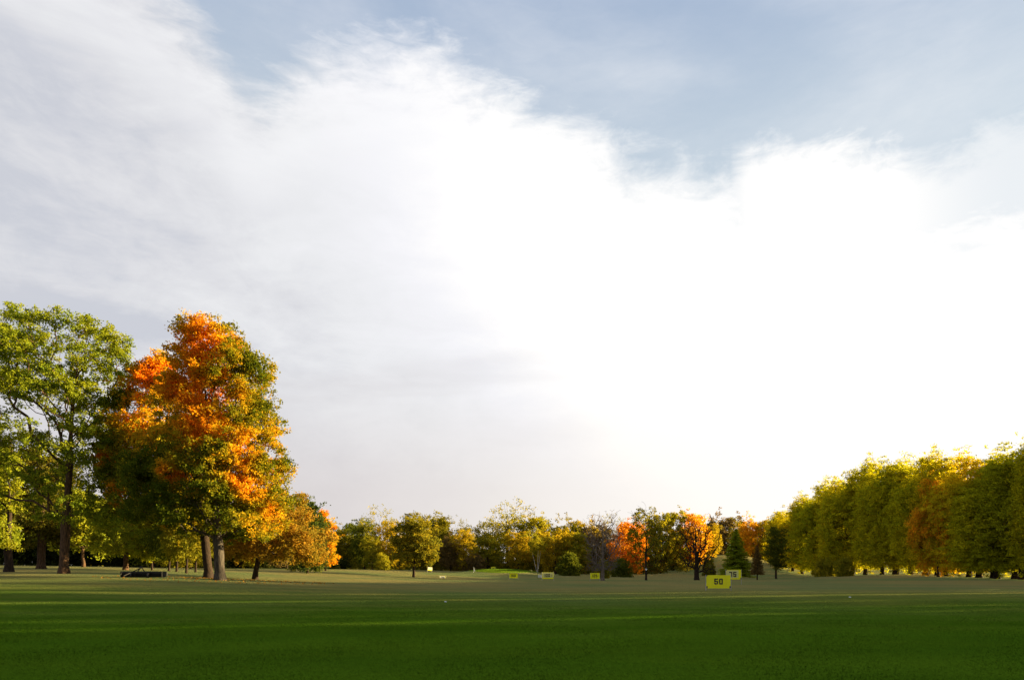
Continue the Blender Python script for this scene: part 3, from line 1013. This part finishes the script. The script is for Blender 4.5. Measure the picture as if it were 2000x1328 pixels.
# px, D, top row, width factor, proto, colours, label
WOODS = [
    (662, 190, 1028, 1.0, 'round_b', OL, 'small olive tree at the dark gap next to the bright orange maple'),
    (684, 200, 1022, 0.9, 'round_a', DG, 'dark green tree of the far tree line, second past the orange maple'),
    (712, 185, 1012, 0.8, 'vase_a', DG, 'upright dark green tree before the pale thin topped one'),
    (738, 180, 994, 0.75, 'open_a', YG, 'tall thin topped yellow green tree standing above the far tree line'),
    (727, 172, 1045, 0.7, 'vase_a', YG, 'slim yellow green tree with a narrow waist, in front of the thin topped tree'),
    (757, 176, 1015, 0.75, 'vase_a', GO, 'golden tree between the thin topped tree and the round olive tree'),
    (780, 172, 1050, 0.8, 'round_b', GO, 'golden low tree half hidden by the round olive tree'),
    (832, 195, 1004, 1.0, 'round_c', OL, 'olive tree peeping over the round olive tree'),
    (862, 190, 1012, 0.9, 'round_a', OL, 'olive tree just past the round olive tree'),
    (880, 180, 1048, 0.8, 'round_b', BR, 'brownish low tree in front of the far tree line'),
    (888, 198, 1014, 0.8, 'open_a', OL, 'thin crowned tree with a small flat top over the brownish low tree'),
    (905, 178, 1032, 0.75, 'vase_a', GO, 'small golden yellow tree above the flag stick'),
    (925, 196, 1012, 0.9, 'vase_b', OL, 'flat topped olive tree next to the highest tree of the far line'),
    (952, 184, 1050, 0.9, 'round_a', YG, 'low yellow green tree right under the highest far tree'),
    (966, 196, 1000, 0.9, 'vase_b', YG, 'loose yellow green tree flanking the highest far tree'),
    (992, 192, 984, 1.0, 'open_a', YG, 'highest far tree, wide airy crown above the sign reading 150'),
    (1020, 198, 998, 0.9, 'open_a', OL, 'airy olive tree leaning on the highest far tree'),
    (1012, 182, 1036, 0.85, 'vase_a', GO, 'slender golden tree behind the sign reading 150'),
    (1042, 190, 1010, 0.9, 'round_a', YG, 'yellow green tree above the white stemmed birch'),
    (1076, 194, 1022, 0.9, 'round_b', OL, 'olive tree right above the sign reading 100'),
    (1085, 178, 1034, 0.9, 'round_c', GO, 'gold tinted round tree behind the sign reading 100'),
    (1112, 196, 1020, 0.9, 'round_b', OL, 'olive tree between the gold tinted tree and the grey bare tree'),
    (1118, 180, 1040, 0.9, 'round_a', YG, 'bright yellow green tree just before the grey bare tree'),
    (1142, 198, 1020, 0.9, 'round_c', GO, 'gold and olive tree farther back, beside the grey bare tree'),
    (1196, 196, 1012, 0.8, 'open_a', OL, 'thin olive tree seen over the grey bare tree'),
    (1168, 192, 1024, 0.9, 'round_b', BR, 'brownish tree hidden behind the grey bare tree'),
    (1222, 177, 1020, 0.95, 'round_a', RD, 'broad red orange tree next to the grey bare tree'),
    (1246, 197, 1026, 0.8, 'round_b', RD, 'narrow red orange tree close behind the half bare snag'),
    (1262, 192, 1035, 0.8, 'round_b', OL, 'olive tree standing behind the half bare snag'),
    (1290, 184, 1000, 0.72, 'vase_a', YG, 'green and yellow tree with a dark trunk between the snag and the orange tree'),
    (1316, 188, 1000, 0.75, 'round_a', YG, 'green tree turning orange at its top, beside the dark branched bare tree'),
    (1348, 188, 1002, 0.85, 'round_a', OR, 'glowing orange tree directly behind the dark branched bare tree'),
    (1325, 193, 1060, 0.8, 'round_b', OR, 'low orange tree filling the space under the green and yellow crowns'),
    (1378, 191, 1025, 0.8, 'round_c', GO, 'golden tree behind the spreading limbs of the dark branched bare tree'),
    (1402, 230, 1012, 0.9, 'round_b', BR, 'hazy brown tree on the bank between bare tree and spruce'),
    (1425, 232, 1010, 0.9, 'round_a', BR, 'brown tree on the bank right above the broad spruce'),
    (1450, 215, 1003, 0.8, 'vase_b', OL, 'flat topped olive tree standing over the broad spruce'),
    (1470, 205, 1014, 0.8, 'round_b', OR, 'orange brown tree behind the broad spruce'),
    (1492, 205, 1016, 0.8, 'round_a', GO, 'tawny tree above the thin brown spruce'),
    (1516, 205, 1000, 0.75, 'vase_b', OL, 'olive tree over the dark pine where the willow row begins'),
    (1545, 215, 1004, 0.8, 'round_c', OL, 'olive tree just behind the far end of the willow row'),
    (470, 135, 1040, 1.0, 'round_a', OL, 'olive tree glimpsed under the limbs of the low wide tree'),
    (560, 140, 1030, 1.0, 'round_c', BR, 'brownish tree behind the low wide tree'),
    (330, 118, 1030, 0.9, 'round_b', YG, 'yellow green tree seen between trunks behind the dark maple'),
    (372, 112, 1030, 0.9, 'round_a', OL, 'shaded olive tree behind the pair of thick maple trunks'),
    (300, 120, 1000, 1.0, 'round_c', DG, 'dark tree deep behind the drooping yellow green tree'),
    (110, 125, 960, 1.0, 'round_c', DG, 'dark tree deep behind the red lit trunk'),
    (210, 128, 975, 1.0, 'round_a', DG, 'dark tree deep behind the thin leaning trunk'),
    (30, 118, 940, 1.0, 'round_b', DG, 'dark tree deep behind the bright green tree at the frame edge'),
]
for px, D, top, W, kind, col, lab in WOODS:
    X = wx(px, D)
    H = (HY - top) * D / F + EYE - gz(X, D)
    tree('deciduous_tree', kind, px, D, H, W * 1.12 * (PROTO[kind][2] / H) ** 0.4, lab, 'tree', col)

# trunks of the grove behind the maples
for px, D, H, lab in ((330, 82, 9, 'thin dark tree, first of the leafy row behind the dark maple'), (345, 78, 9, 'dark tree with a slim trunk beside the first of that row'),
                      (364, 72, 8.5, 'dark tree with a flared trunk foot near the thick maple trunks'), (382, 80, 8.5, 'slim leaning tree closest to the thick maple trunks'),
                      (297, 86, 9, 'dark stemmed tree above the end of the black ball picker')):
    tree('grove_tree', 'grove', px, D, H, 0.8, lab, 'tree', OL if px % 3 else DG, 'trees of the grove behind the maples')

# special mid-range trees
tree('bare_tree', 'bare_a', 1177, 122, 11.2, 0.95, 'grey leafless tree with dense twigs beside the sign reading 125', 'tree', rz=1.0)
tree('bare_tree', 'bare_b', 1361, 124, 11.6, 0.95, 'dark branched leafless tree with wide limbs before the orange tree', 'tree', rz=0.3)
tree('half_bare_tree', 'snag', 1262, 124, 12.8, 0.95, 'tall half bare snag with ragged top and a white marker on its trunk', 'tree', OL, rz=2.0)
tree('spruce_tree', 'spruce_a', 1438, 150, 11.0, 1.4, 'broad green spruce behind the sign reading 75', 'tree', ((0.30, 0.34, 0.018), (0.17, 0.23, 0.014)))
tree('spruce_tree', 'spruce_b', 1479, 132, 7.0, 1.0, 'thin brownish spruce with a bent foot between the two darker conifers', 'tree', ((0.19, 0.12, 0.04), (0.13, 0.09, 0.03)))
tree('pine_tree', 'pine_a', 1516, 140, 9.8, 1.2, 'dark pine with a straight bare trunk near the willow row', 'tree', ((0.11, 0.12, 0.014), (0.07, 0.085, 0.012)))

# birch: two or three white stems in a V
b = empty('birch_tree', (wx(1049, 170), 170, gz(wx(1049, 170), 170)), 'slim birch with forked white stems left of the sign reading 100', 'tree')
sk = MB()
for (x0, x1, h) in ((0.0, -1.5, 6.4), (0.05, 0.35, 7.4), (0.1, 0.9, 5.6)):
    sk.tube((x0, 0, -0.2), (x0 + (x1 - x0) * 0.45, 0.05, h * 0.45), 0.06, 0.05).tube((x0 + (x1 - x0) * 0.45, 0.05, h * 0.45), (x1, 0.1, h), 0.05, 0.02)
sk.build('trunk', M['white_bark'], b)
rng = np.random.default_rng(77)
cl = rng.normal(0, 1, (46, 3)) * [1.1, 0.9, 1.2] + [-0.1, 0.1, 7.4]
c = mobj('crown', crown_mesh('birch_crown', cl, 60, 0.5, 0.28, rng), M['leaf'], b)
c['col_a'], c['col_b'] = YG

# bushes that can be told apart at the foot of the woods
for px, D, top, W, kind, col, lab in (
        (748, 165, 1084, 0.62, 'bush_a', YG, 'low green and yellow bush at the lawn edge under the thin topped tree'),
        (925, 178, 1086, 0.9, 'bush_b', BR, 'reddish brown bush behind the flag stick'),
        (955, 186, 1084, 0.9, 'bush_a', BR, 'tawny bush on the mound by the small far yellow sign'),
        (1178, 150, 1096, 0.5, 'bush_a', OL, 'small bright bush at the foot of the grey bare tree'),
        (1213, 160, 1095, 0.7, 'bush_b', DG, 'dark bush below the broad red orange tree'),
        (1385, 165, 1092, 0.5, 'bush_a', OL, 'olive bush between the dark branched bare tree and the sign reading 75'),
        (1110, 165, 1085, 1.0, 'bush_a', DG, 'round dark green bush between the signs reading 100 and 125'),
        (1612, 140, 1094, 0.6, 'bush_b', YG, 'pale low bush at the foot of the willow row'),
        (1650, 134, 1092, 0.6, 'bush_a', YG, 'pale bush with arching stems below the willows')):
    X = wx(px, D); H = (HY - top) * D / F + EYE - gz(X, D)
    tree('bush', kind, px, D, max(1.5, H), W * PROTO[kind][2] / max(1.5, H), lab, 'bush', col)
b = empty('sapling', (wx(568, 112), 112, gz(wx(568, 112), 112)), 'tiny sapling alone on the lit lawn before the dark green tree', 'tree')
MB().tube((0, 0, -0.1), (0.02, 0, 0.7), 0.05, 0.03).build('trunk', M['dark_bark'], b)
cl = rng.normal(0, 1, (14, 3)) * [0.4, 0.35, 0.2] + [0.1, 0, 0.85]
c = mobj('crown', crown_mesh('sapling_crown', cl, 30, 0.22, 0.16, rng), M['leaf'], b)
c['col_a'], c['col_b'] = OL

# ---- the row of willows on the far side of the range
ROW = [(1994, 870, 0), (1974, 893, 0), (1957, 905, 0), (1938, 925, 0), (1915, 903, 1), (1894, 902, 1), (1851, 930, 1), (1832, 898, 0), (1812, 908, 0),
       (1777, 905, 0), (1758, 912, 0), (1745, 908, 0), (1718, 915, 0), (1690, 916, 0), (1668, 930, 0), (1648, 938, 0), (1626, 952, 0), (1606, 958, 0), (1588, 970, 0),
       (1568, 980, 0), (1548, 990, 0), (1530, 1002, 0)]
WC = [((0.35, 0.32, 0.012), (0.22, 0.23, 0.012)), ((0.39, 0.335, 0.012), (0.24, 0.235, 0.012)), ((0.28, 0.28, 0.012), (0.20, 0.215, 0.012)),
      ((0.44, 0.35, 0.014), (0.30, 0.265, 0.013))]
ORD = ['first', 'second', 'third', 'fourth', 'fifth', 'sixth', 'seventh', 'eighth', 'ninth', 'tenth', 'eleventh', 'twelfth', 'thirteenth', 'fourteenth', 'fifteenth',
       'sixteenth', 'seventeenth', 'eighteenth', 'nineteenth', 'twentieth', 'twenty-first', 'twenty-second']
WC = [tuple(tuple(v * (1.3 if q < 2 else 1.0) for q, v in enumerate(c)) for c in pair) for pair in WC]
rr = random.Random(5)
for i, (px, top, gold) in enumerate(ROW):
    D = 73.5 * F / (px - 1000)
    X = wx(px, D) + rr.uniform(-0.7, 0.7)
    H = ((HY - top) * D / F + EYE - gz(X, D)) * 0.96
    k = ('willow_a', 'willow_b', 'willow_c')[i % 3]
    tree('willow_tree', k, px, D, H, 1.32 * 18 / H * rr.uniform(0.9, 1.1), '%s willow, %s in the row counted from the frame edge' % (('dark olive', 'golden olive')[gold], ORD[i]),
         'tree', WC[3] if gold else WC[rr.randrange(3)], 'willows in the row along the range', x=X)
tree('maple_tree', 'round_a', 1832, 112, 16.0, 0.62, 'orange leaved tree growing among the willows of the row', 'tree', ((0.62, 0.31, 0.014), (0.44, 0.27, 0.014)), rz=0.5)
# the same row goes on towards the camera, past the frame: it shades the near lawn
ys = [93.0, 90, 86.4, 82.8, 79.4, 75.8, 72.4, 69.0, 65.8, 63.2] + [56.4, 49.6, 43.4, 38.0, 34.9] + [31.6 - 3.5 * q for q in range(15)]
for j, y in enumerate(ys):
    H = 19.5 if y > 88 else rr.uniform(22.5, 24.5) if y > 62 else rr.uniform(27.5, 29.5)
    w = 0.48 if 36 < y < 58 else 0.8 * rr.uniform(0.9, 1.1)
    tree('willow_tree', ('willow_a', 'willow_b', 'willow_c')[j % 3], 5000 + j, y, H, w, 'tall willow of the same row, out of the picture beyond the frame edge', 'tree',
         WC[j % 3], 'willows of the row beyond the frame', x=73.5 + rr.uniform(-0.6, 0.6))


# ---- undergrowth and the deep wood behind: masses nobody could count
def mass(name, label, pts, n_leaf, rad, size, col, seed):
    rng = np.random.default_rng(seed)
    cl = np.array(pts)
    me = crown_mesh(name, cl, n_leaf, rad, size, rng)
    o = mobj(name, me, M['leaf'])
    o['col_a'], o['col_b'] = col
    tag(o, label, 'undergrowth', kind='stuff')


def belt(path, n, hmax, depth, rng):
    path = np.array(path, float)
    s = rng.uniform(0, len(path) - 1.001, n)
    i = s.astype(int); f = s - i
    p = path[i] * (1 - f)[:, None] + path[i + 1] * f[:, None]
    X = np.array([wx(a, b) for a, b in p[:, :2]])
    Y = p[:, 1] + rng.uniform(0, depth, n)
    hv = hmax * (0.65 + 0.35 * np.sin(X * 0.35) * np.sin(X * 0.13 + 1))
    Z = ground(X, Y) + rng.uniform(0, 1, n) ** 0.8 * hv
    return np.stack([X, Y, Z], -1)


rng = np.random.default_rng(200)
mass('undergrowth', 'dark tangled undergrowth along the foot of the far tree line', belt([(640, 196), (760, 186), (900, 184), (1040, 182), (1130, 178), (1250, 182), (1370, 180)], 900, 4.2, 12, rng), 60, 0.75, 0.38,
     ((0.20, 0.17, 0.020), (0.11, 0.115, 0.016)), 201)
mass('deep_wood', 'deep dark wood closing the view behind the far tree line', belt([(-160, 150), (200, 150), (420, 165), (560, 190), (680, 222), (800, 222), (1000, 222), (1200, 222), (1400, 238), (1620, 238)], 3400, 11.5, 16, rng), 60, 1.1, 0.55,
     ((0.20, 0.17, 0.022), (0.12, 0.125, 0.018)), 202)
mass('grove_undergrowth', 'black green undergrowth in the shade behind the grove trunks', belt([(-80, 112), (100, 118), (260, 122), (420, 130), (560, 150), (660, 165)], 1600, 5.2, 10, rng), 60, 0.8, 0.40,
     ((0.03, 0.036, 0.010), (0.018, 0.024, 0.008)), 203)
mass('row_undergrowth', 'low dark shrubs growing behind the trunks of the willow row', belt([(2300, 84), (2000, 108), (1800, 135), (1650, 165), (1540, 195)], 520, 3.4, 5, rng) + np.array([42, 10, 0]), 60, 0.7, 0.36,
     ((0.12, 0.12, 0.014), (0.06, 0.07, 0.012)), 204)


# ------------------------------------------------------------------ signs
SEG = {'0': 'abcdef', '1': 'bc', '2': 'abged', '3': 'abgcd', '5': 'afgcd', '7': 'abc'}


def digits(mb, text, cx, cz, h, y, th=0.012):
    """squared block figures with cut corners"""
    w = h * 0.62; t = h * 0.20; gap = h * 0.20
    ws = [t if ch == '1' else w for ch in text]
    x = cx - (sum(ws) + gap * (len(text) - 1)) / 2
    for ch, cw in zip(text, ws):
        x0, x1, z0, z1, zm = x, x + cw, cz - h / 2, cz + h / 2, cz
        c = t * 0.45
        P = lambda pts: mb.prism([(a, b) for a, b in pts], y - th, y)
        if ch == '1':
            P([(x0, z0), (x1, z0), (x1, z1), (x0, z1)])
            P([(x0 - t * 0.6, z1 - t * 1.1), (x0 - 0.001, z1 - t * 0.7), (x0 - 0.001, z1 - 0.002)])
        else:
            s = SEG[ch]
            if 'a' in s: P([(x0 + (c if 'f' in s and ch != '5' else 0), z1), (x0, z1 - (c if 'f' in s and ch != '5' else 0)), (x0, z1 - t), (x1, z1 - t), (x1, z1 - (c if 'b' in s else 0)), (x1 - (c if 'b' in s else 0), z1)][::-1])
            if 'd' in s: P([(x0 + c, z0), (x1 - c, z0), (x1, z0 + c), (x1, z0 + t), (x0, z0 + t), (x0, z0 + c)])
            top, bot = z1 - t - 0.0005, z0 + t + 0.0005
            g = 'g' in s
            if g: P([(x0, zm - t / 2), (x1, zm - t / 2), (x1, zm + t / 2), (x0, zm + t / 2)])
            ju, jl = (zm + t / 2 + 0.0005, zm - t / 2 - 0.0005) if g else (zm + 0.0005, zm - 0.0005)
            if 'f' in s: P([(x0, ju), (x0 + t, ju), (x0 + t, top), (x0, top)])
            if 'b' in s: P([(x1 - t, ju), (x1, ju), (x1, top), (x1 - t, top)])
            lo = bot if 'd' in s else z0
            if 'e' in s: P([(x0, lo), (x0 + t, lo), (x0 + t, jl), (x0, jl)])
            if 'c' in s: P([(x1 - t, lo), (x1, lo), (x1, jl), (x1 - t, jl)])
            if ch == '5':
                P([(x0, bot + 0.0), (x0 + t, bot + 0.0), (x0 + t, bot + t * 0.5), (x0, bot + t * 0.5)])
        x += cw + gap


def sign(px, D, x0, x1, y0, y1, text, label, base_py=None, mats=('yellow', None), dig=None, rz=0.0, tilt=0.0, ties=False, extra=None, border=None, digit_off=0.0, digit_h=0.45):
    """x0..y1: the panel's edges in the photo; returns the sign"""
    k = D / F
    X = wx(px, D)
    g = gz(X, D)
    root = empty('distance_sign', (X, D, g), label, 'sign', 'yard markers on the driving range', rz)
    W, Hh = (x1 - x0) * k, (y1 - y0) * k
    cx = ((x0 + x1) / 2 - px) * k
    zc = EYE - ((y0 + y1) / 2 - HY) * k - g
    n = 0.06 * W
    l, r, b, t = cx - W / 2, cx + W / 2, zc - Hh / 2, zc + Hh / 2
    m = MB()
    if ties:     # banner with its lower corners cut in
        m.prism([(l + n, b), (r - n, b), (r - n, b + Hh * 0.14), (r, b + Hh * 0.14), (r, t), (l, t), (l, b + Hh * 0.14), (l + n, b + Hh * 0.14)], -0.012, 0.012)
    else:
        m.prism([(l, b), (r, b), (r, t), (l, t)], -0.012, 0.012)
    p = m.build('panel', M[mats[0]], root)
    if mats[1]:
        a = border or (0.0, 0.18, 0.16, 0.06)    # left, right, bottom, top margins of the face
        MB().prism([(l + W * a[0] + 0.004, b + Hh * a[2]), (r - W * a[1] - 0.004, b + Hh * a[2]), (r - W * a[1] - 0.004, t - Hh * a[3] - 0.004), (l + W * a[0] + 0.004, t - Hh * a[3] - 0.004)], -0.018, -0.0125).build('face', M[mats[1]], p)
    if text:
        d = MB()
        digits(d, text, cx + digit_off * W, zc + Hh * 0.02, Hh * digit_h, -0.0185)
        d.build('number', M['black'], p)
    if extra == 'stroke':
        MB().prism([(r - W * 0.17, zc - Hh * 0.16), (r - W * 0.135, zc - Hh * 0.16), (r - W * 0.135, zc + Hh * 0.16), (r - W * 0.17, zc + Hh * 0.16)], -0.024, -0.0185).build('mark', M['black'], p)
    for sx in (l - 0.035, r + 0.035):
        MB().tube((sx, 0.0, -0.15), (sx, 0.0, t + 0.03), 0.022).build('post', M['pipe'], root)
    MB().tube((l - 0.012, 0.04, t - 0.02), (r + 0.012, 0.04, t - 0.02), 0.016).build('rail', M['pipe'], root)
    if ties:
        for sx, sz in ((l + 0.03, t - 0.03), (l + 0.05, b + Hh * 0.12), (r - 0.03, b + Hh * 0.12)):
            MB().box(sx, -0.024, sz, 0.075, 0.02, 0.085).build('corner_tie', M['black'], p)
    if tilt:
        root.rotation_euler[1] = tilt
    return root


sign(1403, 46, 1379.5, 1427, 1122.5, 1148.5, '50', 'nearest and largest yellow sign with the black number 50', ties=True, digit_h=0.44)
sign(1432, 68, 1418, 1447.5, 1112, 1131, '75', 'yellow and pale sign with the number 75, partly behind the largest one', mats=('yellow', 'pale_yellow'), digit_h=0.52, digit_off=-0.06, ties=True)
sign(1069, 92, 1058.5, 1082, 1117, 1130, '100', 'pale yellow sign with the number 100 and one more stroke', mats=('yellow', 'pale_yellow'), border=(0.04, 0.06, 0.2, 0.04), digit_off=-0.05, extra='stroke', digit_h=0.46, rz=0.3)
sign(1161, 114, 1152, 1172, 1118.5, 1130, '125', 'yellow sign with the number 125 beside the grey bare tree', digit_h=0.48, rz=0.3)
sign(1003, 137, 994, 1012, 1119, 1128.5, '150', 'yellow sign with the number 150 in front of the putting green', digit_h=0.5, rz=0.35)
sign(1055, 150, 1051, 1058.5, 1122, 1130.5, None, 'small whitish sign half hidden behind the one reading 100', mats=('white', None))
sign(865, 127, 858.5, 871, 1124, 1131.5, '175', 'white and yellow sign with small posts past the round olive tree', mats=('yellow', 'white'), border=(0.04, 0.10, 0.3, 0.04), digit_h=0.36, rz=0.5)
sign(839, 158, 834.5, 843.5, 1107, 1114, None, 'tilted white sign with a yellow lower edge at the far edge of the range', mats=('yellow', 'white'), border=(0.02, 0.04, 0.25, 0.02), tilt=0.12, rz=0.5)
sign(963, 169, 959, 968, 1106.5, 1112, '250', 'tiny yellow sign on top of the green mound', digit_h=0.5, rz=0.5)

# flag stick on the putting green
X = wx(925, 157)
f = empty('flag_stick', (X, 157, gz(X, 157)), 'white flag stick at the edge of the putting green', 'flag')
MB().tube((0, 0, -0.1), (0, 0, 1.35), 0.03, 0.022).build('pole', M['whitepaint'], f)
MB().prism([(0.03, 0.45), (0.34, 0.30), (0.30, 0.75), (0.03, 1.30)], -0.01, 0.01).build('flag', M['white'], f)
# marker on the snag
X = wx(1262, 123.4)
mk = empty('trunk_marker', (X, 123.4, gz(X, 123.4) + 2.0), 'small white and blue diamond marker fixed to the trunk of the snag', 'marker')
MB().prism([(0, -0.26), (0.20, 0), (0, 0.26), (-0.20, 0)], -0.02, 0.0).build('board', M['whitepaint'], mk)
MB().prism([(0, 0.05), (0.10, 0.02), (0, 0.26), (-0.10, 0.02)], -0.026, -0.021).build('emblem', M['blue'], mk)


# ------------------------------------------------------------------ the ball picker: three gangs of discs in an iron frame
def ball_picker():
    D = 50.0
    X = wx(281, D)
    root = empty('ball_picker', (X, D, gz(X, D)), 'long low black ball picker parked on the grass under the drooping tree', 'ball picker', rz=-0.03, scale=(1, 1, 1.25))
    for q, cx in enumerate((-1.03, 0.0, 1.03)):
        g = MB()
        for i in range(15):
            x = cx - 0.47 + i * 0.067
            g.tube((x - 0.012, 0, 0.17), (x + 0.012, 0, 0.17), 0.165, n=20)
        g.tube((cx - 0.5, 0, 0.17), (cx + 0.5, 0, 0.17), 0.03)
        gang = g.build('disc_gang', M['iron'], root)
        h = MB()
        h.box(cx - 0.505, -0.05, 0.185, 0.02, 0.62, 0.33).box(cx + 0.505, -0.05, 0.185, 0.02, 0.62, 0.33)
        h.box(cx, -0.26, 0.27, 0.99, 0.03, 0.05).box(cx, 0.26, 0.27, 0.99, 0.03, 0.05)
        h.build('gang_frame', M['iron'], gang)
        bk = MB().prism([(cx - 0.45, 0.10), (cx + 0.45, 0.10), (cx + 0.47, 0.30), (cx - 0.47, 0.30)], 0.30, 0.50)
        bk.build('ball_basket', M['iron'], gang)
    MB().box(0, -0.31, 0.33, 3.1, 0.06, 0.06).build('cross_beam', M['black'], root)
    t = MB()
    t.tube((-0.28, -0.31, 0.36), (-0.02, -0.31, 0.60), 0.03).tube((0.22, -0.31, 0.36), (-0.02, -0.31, 0.60), 0.03).box(-0.02, -0.31, 0.60, 0.16, 0.12, 0.10)
    t.build('hitch_tower', M['black'], root)
    MB().tube((-0.05, -0.33, 0.55), (-0.75, -1.25, 0.10), 0.03).build('drawbar', M['iron'], root)
    for sx in (-0.62, 0.62):
        w = MB().tube((sx - 0.05, -0.5, 0.14), (sx + 0.05, -0.5, 0.14), 0.14, n=18)
        w.build('wheel', M['black'], root)
        MB().tube((sx, -0.5, 0.14), (sx, -0.32, 0.33), 0.02).build('wheel_arm', M['black'], root)


ball_picker()

# tee markers: two small white markers lying on the lawn
for px, py, lab in ((870, 1175, 'small white tee marker on the grass of the open lawn'), (1660, 1166, 'small pale marker on the grass before the willow row')):
    D = EYE * F / (py - HY)
    X = wx(px, D)
    D = (EYE - gz(X, D)) * F / (py - HY)
    X = wx(px, D)
    m = MB()
    m.tube((0, 0, 0), (0, 0, 0.025), 0.06, 0.045, n=16).tube((0, 0, 0.025), (0, 0, 0.035), 0.045, 0.02, n=16)
    o = m.build('tee_marker', M['whitepaint'])
    o.location = (X, D, gz(X, D))
    tag(o, lab, 'marker')


# ------------------------------------------------------------------ short blades on the near lawn, and leaves dropped under the maples
def near_blades():
    rng = np.random.default_rng(900)
    n = 170000
    D = 8.5 * (34 / 8.5) ** (rng.uniform(0, 1, n) ** 1.2)
    X = rng.uniform(-0.80, 0.80, n) * D
    Z = ground(X, D)
    h = rng.uniform(0.010, 0.024, n) * (1 + 0.35 * np.sin(X * 1.3 + 2 * np.sin(D * 0.7)))
    a = rng.uniform(0, math.pi, n)
    w = rng.uniform(0.004, 0.008, n) * (D / 12) ** 0.7
    lx, ly = rng.normal(0, 0.014, n), rng.normal(0, 0.014, n)
    c, s_ = np.cos(a) * w, np.sin(a) * w
    v = np.stack([np.stack([X - c, D - s_, Z - 0.004], -1), np.stack([X + c, D + s_, Z - 0.004], -1), np.stack([X + lx, D + ly, Z + h], -1)], 1).reshape(-1, 3)
    o = mobj('grass', np_mesh('grass_blades', v, np.arange(n * 3).reshape(n, 3)), M['grass'])
    tag(o, 'short mown green grass blades covering the shaded near lawn', 'grass', kind='stuff')


near_blades()
rng = np.random.default_rng(901)
n = 800
ang = rng.uniform(0, 6.283, n); rad = rng.uniform(0, 1, n) ** 0.7 * 9
P = np.stack([wx(425, 53) + rad * np.cos(ang), 54 + rad * np.sin(ang), np.zeros(n)], -1)
P[:, 2] = ground(P[:, 0], P[:, 1]) + 0.02
v, f = leaf_cards(P, 0.11, rng, 0.8, flat=0.8)
C = np.array([(0.36, 0.20, 0.03), (0.28, 0.12, 0.02), (0.22, 0.14, 0.05)])[rng.integers(0, 3, n)]
o = mobj('fallen_leaves', np_mesh('fallen_leaves', v, f, np.repeat(np.concatenate([C, np.ones((n, 1))], 1), 4, 0)), M['own'])
tag(o, 'orange and brown leaves dropped on the grass under the maples', 'leaves', kind='stuff')
